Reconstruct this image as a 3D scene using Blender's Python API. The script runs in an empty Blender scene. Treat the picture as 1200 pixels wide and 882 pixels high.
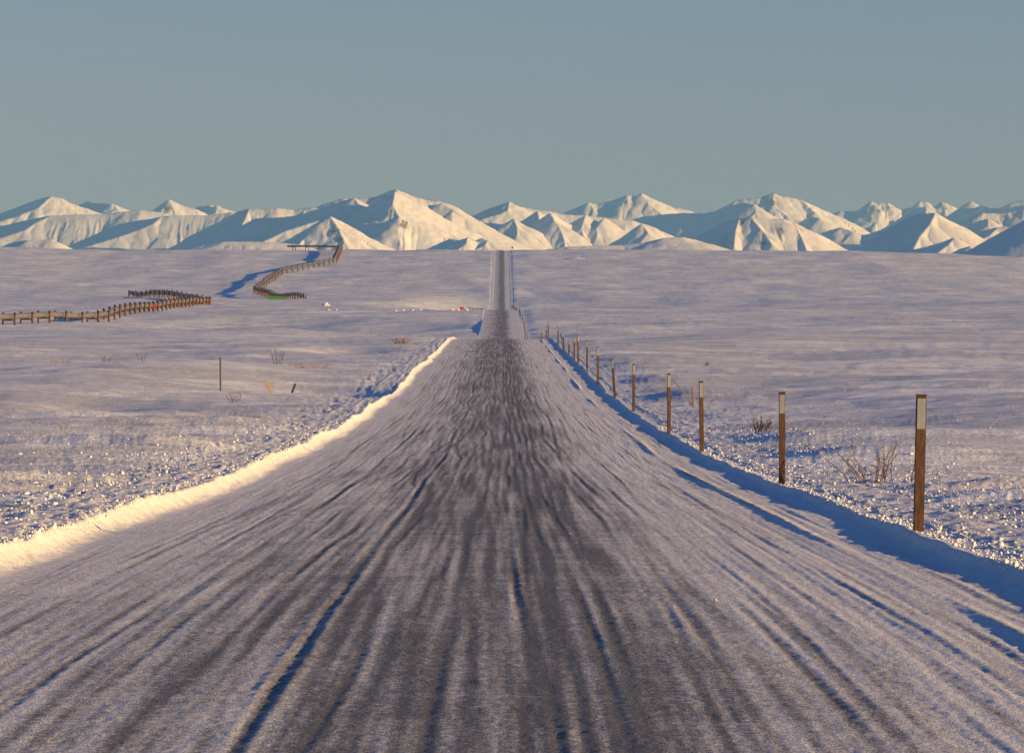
import bpy, bmesh, math, random
import numpy as np
from mathutils import Vector, Matrix

random.seed(7)
rng = np.random.default_rng(7)
C = bpy.context.scene.collection
F = 6000.0            # focal length in photo pixels
CX, EYE = 588.0, 370.0
ZC = 2.5              # camera height

# ------------------------------------------------------------------ noise
_N = 1024
_ga = np.random.default_rng(99).random(_N * _N) * 2 * math.pi
_gx, _gy = np.cos(_ga).astype(np.float32), np.sin(_ga).astype(np.float32)
def noise(x, y, seed=0):
    x, y = np.broadcast_arrays(np.asarray(x, float), np.asarray(y, float))
    x0 = np.floor(x); y0 = np.floor(y)
    fx = (x - x0).astype(np.float32); fy = (y - y0).astype(np.float32)
    i0 = (x0.astype(np.int64) + seed * 57) & (_N - 1); j0 = (y0.astype(np.int64) + seed * 131) & (_N - 1)
    i1 = ((i0 + 1) & (_N - 1)) * _N; j1 = (j0 + 1) & (_N - 1); i0 = i0 * _N
    ux = fx * fx * fx * (fx * (fx * 6 - 15) + 10); uy = fy * fy * fy * (fy * (fy * 6 - 15) + 10)
    k = i0 + j0; a = _gx[k] * fx + _gy[k] * fy
    k = i1 + j0; a += (_gx[k] * (fx - 1) + _gy[k] * fy - a) * ux
    k = i0 + j1; b = _gx[k] * fx + _gy[k] * (fy - 1)
    k = i1 + j1; b += (_gx[k] * (fx - 1) + _gy[k] * (fy - 1) - b) * ux
    return (a + (b - a) * uy) * 1.5

def noise_where(mask, x, y, seed=0):
    """noise only where it counts, zero elsewhere"""
    r = np.zeros(mask.shape, np.float32)
    if mask.any(): r[mask] = noise(np.broadcast_to(x, mask.shape)[mask], np.broadcast_to(y, mask.shape)[mask], seed)
    return r

def sstep(a, b, x):
    t = np.clip((x - a) / (b - a), 0, 1)
    return t * t * (3 - 2 * t)

# ------------------------------------------------------------------ terrain profile (metres, relative to the eye)
R_K = [(-200,-2.4),(0,-2.4),(41,-2.5),(56,-2.74),(66,-2.87),(98,-3.3),(125,-3.62),(174,-3.88),(253,-3.95),(327,-3.5),(440,-2.98),
       (540,-2.45),(600,-2.75),(800,-6),(1000,-6.4),(1160,-4.35),(1570,1.95),(1700,1.6),(2200,-1),(2600,-2),(2910,3.2),(3100,12.4),
       (3300,21.7),(3600,36),(3880,49.6),(4000,51),(4300,49),(6000,42),(90000,42)]
T_K = [(-200,-2.4),(0,-2.4),(41,-2.5),(56,-2.74),(66,-2.87),(98,-3.3),(125,-3.62),(174,-3.88),(253,-3.95),(327,-3.5),(440,-2.98),
       (540,-2.55),(600,-2.9),(800,-4.4),(1000,-4.0),(1160,-3.3),(1300,-1.6),(1570,1.4),(1800,3.9),(2200,5.6),(2600,6.9),(2910,9),
       (3100,13.2),(3300,21.7),(3600,36),(3880,49.6),(4000,51),(4300,49),(6000,42),(90000,42)]
_dg = np.arange(-200, 7000, 1.0)
def _prof(K):
    k = np.array(K, float)
    z = np.interp(_dg, k[:, 0], k[:, 1])
    def blur(z, w):
        ker = np.hanning(w + 2)[1:-1]; ker /= ker.sum()
        p = np.pad(z, w // 2, mode='edge')
        return np.convolve(p, ker, mode='valid')[:len(z)]
    za = blur(z, 45); zb = blur(z, 161)
    m = sstep(620, 1000, _dg)
    return za * (1 - m) + zb * m
_R, _T = _prof(R_K), _prof(T_K)
def Rz(d): return np.interp(d, _dg, _R)
def Tz(d): return np.interp(d, _dg, _T)
_tiltx = (np.array([-200, 0, 60, 140, 560, 600, 760, 1000, 1150, 1200, 1400]) - CX) * 3880 / F
_tiltz = -np.array([-8, -4, -2.5, 0, 0, 0, 0, 1.5, 6.5, 8.5, 16]) * 3880 / F

def amp_fade(d, lam):        # a wavelength disappears where the sheet is too coarse to carry it
    return 1 - sstep(lam / 0.0009, lam / 0.0004, d)

def surf(x, y):
    """height of the whole surface: road bed, windrows, open snow"""
    ax = np.abs(x)
    r, t = Rz(y), Tz(y)
    dip = sstep(1600, 1800, y) * (1 - sstep(2850, 3050, y)) * (x > 0)
    w = sstep(7 + 10 * dip, 60 + 260 * dip, ax)
    base = r * (1 - w) + t * w
    base = base + np.interp(x, _tiltx, _tiltz) * sstep(2500, 3800, y)
    base = base + 2.4 * np.exp(-((x + 142) / 42) ** 2 - ((y - 2120) / 230) ** 2)
    # --- windrow edges
    yr = y[:, 0] if y.ndim == 2 else y
    def along(v): return v[:, None] if y.ndim == 2 else v
    eL = along(4.98 + 0.20 * noise(yr / 19, 0.3, 1) + 0.08 * noise(yr / 5.5, 0.7, 2) + 0.03 * noise(yr / 1.3, 0.1, 3))
    eR = along(4.98 + 0.14 * noise(yr / 17, 0.3, 4) + 0.10 * noise(yr / 4.5, 0.7, 5) + 0.03 * noise(yr / 1.1, 0.1, 6) + 0.01 * noise(yr / .4, 0.6, 16))
    hL = along(0.215 - .15 * sstep(560, 900, yr) + 0.05 * noise(yr / 9, 0.2, 7) + 0.02 * noise(yr / 1.5, 0.4, 8))
    hR = along(0.098 - .05 * sstep(560, 900, yr) + 0.035 * noise(yr / 8, 0.6, 9) + 0.015 * noise(yr / 1.2, 0.4, 10))
    tL = (-x - eL) / 0.42
    tR = (x - eR) / 0.26
    tt = np.where(x < 0, tL, tR)
    c = np.clip(tt, 0, 1)
    prof = np.where(tt > 1, 1.0, c ** 2.9 * (1 + 0.4 * (1 - c))) + 0.10 * np.exp(-((tt - 1.12) / 0.32) ** 2)
    bank = np.where(x < 0, hL, hR) * prof
    bank = bank + np.where(x > 0, 0.05 * sstep(2, 12, tR), -0.07 * sstep(3, 16, tL))
    out = np.where(x < 0, sstep(0.35, 1.5, tL), sstep(0.25, 1.3, tR))
    # --- open snow: drifts and sastrugi
    z = np.zeros(x.shape)
    mo = (ax > 5.6)
    far = sstep(6, 22, ax)
    z = z + far * (0.55 * (1 + .8 * sstep(600, 2000, y) - .9 * sstep(2800, 3800, y)) * noise_where(mo, x / 130, y / 170, 20) + 0.70 * noise_where(mo, x / 36, y / 60, 21) + 0.14 * noise_where(mo, x / 17, y / 26, 22))
    for (hx, hy, wx_, wy_, dp) in ((-9.3, 252, 3.4, 15, .62), (-16.5, 208, 2.6, 9, .42), (-24, 330, 4, 14, .40), (-12.5, 420, 3.2, 22, .5), (-26, 1240, 16, 80, 1.3), (-62, 1300, 34, 90, 3.2),
                                  (-100, 1010, 16, 40, 1.6), (60, 1180, 26, 60, 2.4), (118, 1240, 30, 50, 2.4), (26, 300, 5, 12, .4), (48, 420, 7, 22, .6), (17.5, 96, 2.2, 2.2, .22), (33, 700, 9, 40, .9), (80, 820, 14, 50, 1.3)):
        z = z - dp * np.exp(-((x - hx) / wx_) ** 2 - ((y - hy) / wy_) ** 2)
    s1 = noise_where(mo, x / 7.5, y / 9.5, 23)
    s1b = noise_where(mo, x / 13.0 + .3 * s1, y / 21, 31)
    ridge = 1 - np.abs(noise_where(mo, x / 5.2, y / 11.0, 25)) * 2
    patch = sstep(-0.25, 0.35, noise_where(mo, x / 45, y / 80, 26))
    f2 = amp_fade(y, 3.0); s2 = noise_where(mo & (f2 > 0), x / 3.1, y / 3.6, 24)
    plate = sstep(.02, .25, s1b) * .05
    # wind-cut terraces: low scarps long across the wind, stepped up away from the road
    for (lx, ly, hh_, sd) in ((15, 1.9, .06, 41), (28, 4.2, .12, 43), (48, 9.5, .20, 45), (90, 21, .28, 47)):
        f = amp_fade(y, ly * 2.2) + 0 * ax; m = mo & (f > 0)
        A = sstep(-.02, .40, noise_where(m, x / (lx * .8), y / (ly * 2.6), sd + 20)) * f
        m = m & (A > 0)
        p = (y / ly + .9 * noise_where(m, x / lx, y / (ly * 5), sd) + .10 * noise_where(m, x / (lx * .2), y / (ly * 3), sd + 1)) % 1.0
        z = z + hh_ * A * np.where(p < .07, p / .07, (1 - p) / .93) * sstep(6.0, 9, ax)
    z = z + (0.06 * s1 + 0.035 * s2 * f2 + 0.04 * ridge * patch + plate) * sstep(6.3, 12, ax)
    f = amp_fade(y, 1.1) + 0 * ax; m = mo & (f > 0)
    z = z + 0.020 * noise_where(m, x / 1.1, y / 1.2, 27) * f * (0.6 + patch)
    mi0 = (x < -4.6) & (x > -7.5)
    # ploughed debris next to the road
    deb = np.exp(-np.clip(ax - 5.4, 0, None) / 4.0); md = mo & (deb > .03)
    f = amp_fade(y, .75) + 0 * ax; z = z + deb * f * .022 * noise_where(md & (f > 0), x / 0.75, y / 0.8, 30)
    f = amp_fade(y, .30) + 0 * ax; z = z + deb * f * .042 * np.clip(noise_where(md & (f > 0), x / 0.30, y / 0.36, 28), -.15, 1)
    f = amp_fade(y, .13) + 0 * ax; z = z + deb * f * .032 * np.clip(noise_where(md & (f > 0), x / 0.13, y / 0.15, 29), -.1, 1)
    z = z * out + .030 * np.where(x < 0, sstep(.1, .6, tL), 0) * (noise_where(mi0, x / .35, y / .55, 33) + .6 * noise_where(mi0, x / .14, y / .2, 34)) * amp_fade(y, .4)
    # --- road bed
    inn = 1 - out
    rd = 0.03 * (1 - np.clip(ax / 5, 0, 1) ** 2)
    inside = np.where(x < 0, 1 - sstep(-0.6, 0.3, tL), 1 - sstep(-0.5, 0.25, tR))
    mi = inside > 0
    rr = np.zeros(x.shape)
    if mi.any(): rr[mi] = ruts(np.broadcast_to(x, mi.shape)[mi], np.broadcast_to(y, mi.shape)[mi])
    rd = rd + inside * rr
    return ZC + base + bank + z + rd * inn

RUTS = []   # x0, depth, width, shoulder, meander, wavelength, seed
for (x0, dp, wd, sh, me, wl) in [(-1.45,.038,.045,.026,.2,34),(-2.85,.034,.050,.020,.15,45),(-3.45,.022,.040,.014,.12,38),(-2.15,.020,.040,.012,.2,30),(-2.50,.016,.03,.010,.25,33),
        (-0.35,.016,.035,.010,.15,28),(0.10,.020,.035,.012,.10,24),(0.28,.018,.03,.010,.10,26),(0.46,.022,.035,.014,.10,26),(0.70,.020,.035,.012,.12,30),(0.9,.014,.03,.01,.15,28),(-0.75,.014,.035,.008,.25,22),
        (1.35,.018,.035,.012,.2,29),(1.62,.024,.045,.016,.18,36),(2.05,.018,.04,.012,.14,31),(2.35,.016,.03,.012,.12,40),(2.75,.018,.035,.012,.12,42),(3.05,.016,.03,.012,.1,37),(3.35,.020,.035,.014,.10,40),(-4.15,.016,.035,.010,.15,33),
        (-1.05,.016,.035,.008,.35,26),(-1.75,.016,.03,.010,.4,24),(-3.9,.014,.03,.010,.2,41),(-3.1,.014,.03,.01,.3,30),(4.10,-.17,.085,0,.12,37),(3.75,.014,.035,.010,.1,30),(4.5,.018,.05,.018,.12,22)]:
    RUTS.append((x0, dp, wd, sh, me, wl, len(RUTS) + 60))
_yk = np.concatenate([np.arange(-130, 700, .1), np.arange(700, 4800, 2.0)])
_RC = []
for (x0, dp, wd, sh, me, wl, sd) in RUTS:
    c = x0 + me * noise(_yk / wl, 0.37, sd) + 0.14 * me * noise(_yk / (wl * .27), 0.11, sd + 30) + 0.010 * noise(_yk / 1.1, .2, sd + 50)
    k = (.08 + 1.0 * sstep(-0.2, 0.45, noise(_yk / (wl * .8), 0.91, sd + 70))) * (1 + .35 * noise(_yk / .5, .4, sd + 90))
    _RC.append((c, k))
def ruts(x, y):
    z = np.zeros(x.shape)
    for (x0, dp, wd, sh, me, wl, sd), (cc, kk) in zip(RUTS, _RC):
        m = np.abs(x - x0) < me * 1.6 + wd * 5
        if not m.any(): continue
        ym = y[m]; q = (x[m] - np.interp(ym, _yk, cc)) / wd; k = np.interp(ym, _yk, kk)
        z[m] += RUT_K * k * (-dp * np.exp(-q * q) + sh * (np.exp(-((q + 1.9) / .8) ** 2) + np.exp(-((q - 1.9) / .8) ** 2)))
    f = amp_fade(y, 0.12); f2 = amp_fade(y, 0.35)
    side = 0.30 + 0.75 * sstep(1.6, 3.4, x) + 0.35 * sstep(-1.5, -3.5, x)
    z = z + 0.0042 * side * noise(x / 0.10, y / 7.5, 95) * f + 0.006 * side * noise(x / 0.27, y / 12, 96) * f2
    z = z + 0.0055 * noise(x / 0.06, y / 0.09, 97) * f + 0.004 * noise(x / 0.35, y / 0.6, 98) * f2
    z = z + 0.006 * noise(x / 1.3, y / 3.0, 99)
    return z
RUT_K = 0.24

def zs(x, y): return float(surf(np.array([float(x)]), np.array([float(y)]))[0])

# ------------------------------------------------------------------ material helpers
def new_mat(name):
    m = bpy.data.materials.new(name); m.use_nodes = True
    nt = m.node_tree; nt.nodes.clear()
    out = nt.nodes.new('ShaderNodeOutputMaterial'); b = nt.nodes.new('ShaderNodeBsdfPrincipled')
    nt.links.new(b.outputs[0], out.inputs[0])
    return m, nt, b
def nd(nt, t, **kw):
    n = nt.nodes.new(t)
    for k, v in kw.items(): setattr(n, k, v)
    return n
def tex_noise(nt, vec, scale, detail=3, rough=.55):
    n = nd(nt, 'ShaderNodeTexNoise'); n.inputs['Scale'].default_value = scale
    n.inputs['Detail'].default_value = detail; n.inputs['Roughness'].default_value = rough
    nt.links.new(vec, n.inputs['Vector']); return n.outputs['Fac']
def mapping(nt, sc):
    tc = nd(nt, 'ShaderNodeTexCoord'); mp = nd(nt, 'ShaderNodeMapping')
    mp.inputs['Scale'].default_value = sc; nt.links.new(tc.outputs['Object'], mp.inputs[0]); return mp.outputs[0]
def ramp(nt, fac, stops):
    r = nd(nt, 'ShaderNodeValToRGB'); e = r.color_ramp.elements
    while len(e) < len(stops): e.new(0.5)
    for i, (p, c) in enumerate(stops):
        e[i].position = p; e[i].color = (*c, 1) if len(c) == 3 else c
    nt.links.new(fac, r.inputs[0]); return r.outputs[0]
def math_n(nt, op, a, b=None, c=None, clamp=False):
    n = nd(nt, 'ShaderNodeMath', operation=op, use_clamp=clamp)
    for i, v in enumerate((a, b, c)):
        if v is None: continue
        if isinstance(v, (int, float)): n.inputs[i].default_value = v
        else: nt.links.new(v, n.inputs[i])
    return n.outputs[0]
def mixc(nt, fac, a, b):
    n = nd(nt, 'ShaderNodeMix', data_type='RGBA')
    for s, v in ((n.inputs[0], fac), (n.inputs[6], a), (n.inputs[7], b)):
        if isinstance(v, (tuple, float, int)): s.default_value = (*v, 1) if isinstance(v, tuple) else v
        else: nt.links.new(v, s)
    return n.outputs[2]
def bump(nt, b, h, strength, dist, prev=None):
    n = nd(nt, 'ShaderNodeBump'); n.inputs['Strength'].default_value = strength; n.inputs['Distance'].default_value = dist
    nt.links.new(h, n.inputs['Height'])
    if prev is not None: nt.links.new(prev, n.inputs['Normal'])
    nt.links.new(n.outputs[0], b.inputs['Normal']); return n.outputs[0]
def simple_mat(name, col, col2, scale=8, rough=.7, metal=0, bs=.2, stretch=(1, 1, 1)):
    m, nt, b = new_mat(name); v = mapping(nt, stretch)
    f = tex_noise(nt, v, scale, 5, .6)
    nt.links.new(ramp(nt, f, [(.3, col), (.7, col2)]), b.inputs['Base Color'])
    b.inputs['Roughness'].default_value = rough; b.inputs['Metallic'].default_value = metal
    bump(nt, b, f, bs, .01); return m

SNOW = (0.80, 0.81, 0.83)
# open snow
M_snow, nt, b = new_mat('wind_packed_snow')
v1 = mapping(nt, (1, 1, 1)); v2 = mapping(nt, (1.6, .55, 1))
v3 = mapping(nt, (.11, .55, 1)); v4 = mapping(nt, (.02, .07, 1)); strk = tex_noise(nt, v3, 1, 6, .7); strk2 = tex_noise(nt, v4, 1, 4, .65)
big = tex_noise(nt, v2, .05, 4, .6); mid = tex_noise(nt, v2, .55, 4, .65); fine = tex_noise(nt, v1, 9, 4, .7)
a = math_n(nt, 'MULTIPLY_ADD', mid, .3, math_n(nt, 'MULTIPLY', big, .2))
a = math_n(nt, 'MULTIPLY_ADD', strk, .75, a); a = math_n(nt, 'MULTIPLY_ADD', strk2, .55, a); a = math_n(nt, 'MULTIPLY', a, .56)
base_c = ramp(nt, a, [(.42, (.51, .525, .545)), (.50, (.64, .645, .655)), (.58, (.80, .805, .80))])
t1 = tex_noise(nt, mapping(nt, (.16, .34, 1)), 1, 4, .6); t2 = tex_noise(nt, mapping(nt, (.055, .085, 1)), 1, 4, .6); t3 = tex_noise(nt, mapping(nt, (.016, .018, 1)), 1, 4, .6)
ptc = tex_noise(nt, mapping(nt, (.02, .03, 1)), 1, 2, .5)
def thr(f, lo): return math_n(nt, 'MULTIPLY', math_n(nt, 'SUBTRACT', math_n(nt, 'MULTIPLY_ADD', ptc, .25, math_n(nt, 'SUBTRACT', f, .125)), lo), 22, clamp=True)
lit_streaks = math_n(nt, 'MAXIMUM', math_n(nt, 'MAXIMUM', thr(t1, .565), thr(t2, .57)), math_n(nt, 'MULTIPLY', thr(t3, .58), .7))  # pale streaks paint the sunlit edges of wind scarps into the snow colour
spk = ramp(nt, tex_noise(nt, mapping(nt, (1, 1.3, 1)), 2.4, 5, .75), [(.40, (.78, .79, .81)), (.60, (1.08, 1.08, 1.07))])
mul = nd(nt, 'ShaderNodeMix', data_type='RGBA', blend_type='MULTIPLY'); mul.inputs[0].default_value = 1
nt.links.new(mixc(nt, math_n(nt, 'MULTIPLY', lit_streaks, .85), base_c, (.92, .92, .915)), mul.inputs[6]); nt.links.new(spk, mul.inputs[7])
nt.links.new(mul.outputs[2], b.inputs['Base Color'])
b.inputs['Roughness'].default_value = .62; b.inputs['Specular IOR Level'].default_value = .35
p = bump(nt, b, tex_noise(nt, mapping(nt, (.8, 1.6, 1)), 1.5, 6, .68), .6, .16)
bump(nt, b, fine, .8, .05, p)

# windrow snow
M_bank, nt, b = new_mat('ploughed_snow')
v1 = mapping(nt, (1, 1, 1))
f1 = tex_noise(nt, v1, 5, 6, .7); f2 = tex_noise(nt, v1, 30, 4, .7)
nt.links.new(ramp(nt, f1, [(.3, (.52, .51, .50)), (.62, (.76, .76, .765))]), b.inputs['Base Color'])
b.inputs['Roughness'].default_value = .6
p = bump(nt, b, f1, .6, .07); bump(nt, b, f2, .7, .02, p)

M_clod = simple_mat('snow_clod', (.60, .60, .61), (.74, .74, .75), 20, .55, 0, .4)

# road
M_road, nt, b = new_mat('snow_dusted_gravel_road')
at = nd(nt, 'ShaderNodeAttribute', attribute_name='snow_cover')
vA = mapping(nt, (1, 1, 1)); vS = mapping(nt, (7, .12, 1)); vS2 = mapping(nt, (24, .3, 1))
g = tex_noise(nt, vA, 16, 4, .75); g2 = tex_noise(nt, vA, 55, 2, .6); st = tex_noise(nt, vS, 1, 4, .65); st2 = tex_noise(nt, vS2, 1, 3, .6)
c = math_n(nt, 'ADD', at.outputs['Fac'], math_n(nt, 'MULTIPLY_ADD', g, 1.7, -.85))
c = math_n(nt, 'ADD', c, math_n(nt, 'MULTIPLY_ADD', st, .7, -.35))
c = math_n(nt, 'ADD', c, math_n(nt, 'MULTIPLY_ADD', st2, .45, -.225))
c = math_n(nt, 'ADD', c, math_n(nt, 'MULTIPLY_ADD', g2, 1.0, -.5))
tr = tex_noise(nt, mapping(nt, (.35, 1.5, 1)), 1, 5, .7)
c = math_n(nt, 'ADD', c, math_n(nt, 'MULTIPLY_ADD', tr, .4, -.2))
c = math_n(nt, 'MULTIPLY_ADD', c, 1.2, -.08, clamp=True)
stone = ramp(nt, tex_noise(nt, vA, 40, 3, .6), [(.3, (.075, .073, .075)), (.55, (.135, .132, .134)), (.75, (.25, .24, .235))])
snowc = ramp(nt, g, [(.3, (.56, .56, .575)), (.7, (.80, .80, .815))])
nt.links.new(mixc(nt, c, stone, snowc), b.inputs['Base Color'])
b.inputs['Roughness'].default_value = .65; b.inputs['Specular IOR Level'].default_value = .3
p = bump(nt, b, g, .8, .04); bump(nt, b, g2, .8, .016, p)

# mountains
M_mtn, nt, b = new_mat('mountain_snow')
at = nd(nt, 'ShaderNodeAttribute', attribute_name='bare_rock')
v = mapping(nt, (1, 1, 1)); vv = mapping(nt, (1, .5, .5))
n1 = tex_noise(nt, vv, .035, 5, .7); n2 = tex_noise(nt, v, .008, 4, .6)
k = math_n(nt, 'ADD', math_n(nt, 'MULTIPLY', n1, 1.6), math_n(nt, 'MULTIPLY_ADD', at.outputs['Fac'], .75, -1.35))
k = math_n(nt, 'MULTIPLY', k, 4.0, clamp=True)
sn = ramp(nt, n2, [(.3, (.67, .635, .61)), (.7, (.81, .78, .76))])
nt.links.new(mixc(nt, k, sn, (.20, .15, .13)), b.inputs['Base Color'])
b.inputs['Roughness'].default_value = .8; b.inputs['Specular IOR Level'].default_value = .1
bump(nt, b, n1, .3, 8.0)

M_wood = simple_mat('weathered_red_brown_wood', (.030, .014, .010), (.155, .078, .036), 4, .85, 0, .6, (5, 5, 1.1))
M_refl = simple_mat('reflective_sheet', (.26, .27, .26), (.36, .37, .36), 6, .35, 0, .1)
M_cap = simple_mat('dark_post_edge', (.05, .03, .02), (.10, .06, .04), 14, .8)
M_grey = simple_mat('grey_weathered_wood', (.10, .08, .07), (.20, .17, .14), 14, .85, 0, .5, (6, 6, .8))
M_yel = simple_mat('pale_yellow_wood', (.30, .22, .12), (.42, .32, .19), 14, .8, 0, .4, (5, 5, .8))
M_twig = simple_mat('dry_twig', (.07, .045, .035), (.15, .095, .07), 20, .85)
M_grass = simple_mat('dry_grass', (.22, .13, .07), (.36, .24, .13), 20, .9)
M_pipe = simple_mat('galvanised_jacket', (.13, .125, .115), (.20, .19, .175), .8, .42, .25, .05)
M_vsm = simple_mat('rusty_pile', (.06, .028, .022), (.15, .065, .045), 2, .75)
M_beam = simple_mat('steel_crossbeam', (.07, .045, .035), (.14, .09, .07), 2, .6)
M_fin = simple_mat('dark_radiator', (.06, .05, .05), (.12, .10, .09), 3, .6, .3)
M_green = simple_mat('green_container_paint', (.06, .20, .04), (.09, .28, .06), 1.2, .55)
M_greend = simple_mat('green_container_door_paint', (.045, .15, .03), (.07, .21, .05), 1.2, .55)
M_red = simple_mat('red_paint', (.48, .03, .03), (.62, .05, .045), 2, .5)
M_dark = simple_mat('dark_steel', (.04, .03, .03), (.09, .07, .06), 3, .7)

# ------------------------------------------------------------------ object helpers
def link(o, parent=None):
    C.objects.link(o)
    if parent is not None: o.parent = parent
    return o
def grid_mesh(name, X, Y, Z, mat, attr=None, smooth=True):
    nr, nc = X.shape
    co = np.stack([X, Y, Z], -1).reshape(-1, 3).astype(np.float32)
    i = np.arange(nr * nc).reshape(nr, nc)
    q = np.stack([i[:-1, :-1], i[:-1, 1:], i[1:, 1:], i[1:, :-1]], -1).reshape(-1, 4).astype(np.int32)
    me = bpy.data.meshes.new(name)
    me.vertices.add(len(co)); me.vertices.foreach_set('co', co.ravel())
    me.loops.add(q.size); me.loops.foreach_set('vertex_index', q.ravel())
    me.polygons.add(len(q)); me.polygons.foreach_set('loop_start', np.arange(0, q.size, 4, dtype=np.int32))
    me.update(calc_edges=True)
    me.polygons.foreach_set('use_smooth', np.full(len(q), smooth))
    if attr:
        for an, av in attr.items():
            A = me.attributes.new(an, 'FLOAT', 'POINT'); A.data.foreach_set('value', av.astype(np.float32).ravel())
    me.materials.append(mat)
    return link(bpy.data.objects.new(name, me))
def tri_mesh(name, V, Fc, mat, parent=None, smooth=False):
    me = bpy.data.meshes.new(name); V = np.asarray(V, np.float32); Fc = np.asarray(Fc, np.int32)
    n = Fc.shape[1]
    me.vertices.add(len(V)); me.vertices.foreach_set('co', V.ravel())
    me.loops.add(Fc.size); me.loops.foreach_set('vertex_index', Fc.ravel())
    me.polygons.add(len(Fc)); me.polygons.foreach_set('loop_start', np.arange(0, Fc.size, n, dtype=np.int32))
    me.update(calc_edges=True); me.polygons.foreach_set('use_smooth', np.full(len(Fc), smooth))
    me.materials.append(mat); return link(bpy.data.objects.new(name, me), parent)
def bm_obj(name, bm, mat, parent=None, smooth=False):
    me = bpy.data.meshes.new(name); bm.normal_update(); bm.to_mesh(me); bm.free(); me.materials.append(mat)
    if smooth: me.polygons.foreach_set('use_smooth', np.full(len(me.polygons), True))
    return link(bpy.data.objects.new(name, me), parent)
def add_box(bm, c, s, bev=0.0, rot=None, taper=1.0):
    r = bmesh.ops.create_cube(bm, size=1.0); vs = r['verts']
    for v in vs:
        k = taper if v.co.z > 0 else 1.0
        v.co = Vector((v.co.x * s[0] * k, v.co.y * s[1] * k, v.co.z * s[2]))
    if bev:
        es = list({e for v in vs for e in v.link_edges})
        rr = bmesh.ops.bevel(bm, geom=es, offset=bev, segments=2, affect='EDGES')
        vs = list({v for f in rr['faces'] for v in f.verts} | {v for v in vs if v.is_valid})
    for v in vs:
        if rot is not None: v.co = rot @ v.co
        v.co += Vector(c)
    return vs
def add_tube(bm, pts, rad, seg=8, cap=True):
    pts = [Vector(p) for p in pts]; n = len(pts)
    rad = [rad] * n if isinstance(rad, (int, float)) else rad
    rings = []
    for i, p in enumerate(pts):
        t = (pts[min(i + 1, n - 1)] - pts[max(i - 1, 0)]).normalized()
        u = t.cross(Vector((0, 0, 1))) if abs(t.z) < .95 else t.cross(Vector((1, 0, 0)))
        u.normalize(); w = u.cross(t)
        k = 1.0
        if 0 < i < n - 1:
            a = (pts[i] - pts[i - 1]).normalized(); k = 1 / max(.5, a.dot(t))
        rings.append([bm.verts.new(p + (u * math.cos(q) * k + w * math.sin(q)) * rad[i]) for q in [2 * math.pi * j / seg for j in range(seg)]])
    for a, b2 in zip(rings, rings[1:]):
        for j in range(seg): bm.faces.new((a[j], a[(j + 1) % seg], b2[(j + 1) % seg], b2[j]))
    if cap: bm.faces.new(rings[0][::-1]); bm.faces.new(rings[-1])
def thing(name, label, cat, loc=(0, 0, 0), rot=(0, 0, 0), group=None):
    o = link(bpy.data.objects.new(name, None)); o.location = loc; o.rotation_euler = rot; o.empty_display_size = .2
    return tag(o, label, cat, group)
def tag(o, label, cat, group=None):
    o['label'] = label; o['category'] = cat
    if group: o['group'] = group
    return o
def dup(root, loc, rot, label=None, scale=None):
    r = root.copy(); C.objects.link(r); r.location = loc; r.rotation_euler = rot
    if label: r['label'] = label
    if scale: r.scale = scale
    for ch in root.children:
        c_ = ch.copy(); C.objects.link(c_); c_.parent = r
        for gch in ch.children:
            d_ = gch.copy(); C.objects.link(d_); d_.parent = c_
    return r
def at_px(px, d): return (px - CX) * d / F

# ------------------------------------------------------------------ rows shared by ground and road
rows = list(np.arange(-120, 14, 6.0)); d = 14.0
while d < 560: rows.append(d); d += max(.10, d * d / (5120 * 2.9) * .42)
while d < 1100: rows.append(d); d += 7
while d < 1800: rows.append(d); d += 6
while d < 2880: rows.append(d); d += 11
while d < 3960: rows.append(d); d += 6
st_ = 20.0
while d < 60000: rows.append(d); d += st_; st_ *= 1.22
rows = np.array(rows)

# ------------------------------------------------------------------ ground sheet
ud = np.linspace(-.121, .121, 960)
ex = .121 * (1.16 ** np.arange(1, 24))
u = np.concatenate([-ex[::-1], ud, ex])
Yg = np.repeat(rows[:, None], len(u), 1)
Xg = u[None, :] * np.clip(rows, 40, None)[:, None]
Zg = surf(Xg, Yg)
Zg = Zg - 0.7 * (1 - sstep(5.75, 6.35, np.abs(Xg)))
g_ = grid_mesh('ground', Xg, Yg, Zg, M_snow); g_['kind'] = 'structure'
del Xg, Yg, Zg

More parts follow.
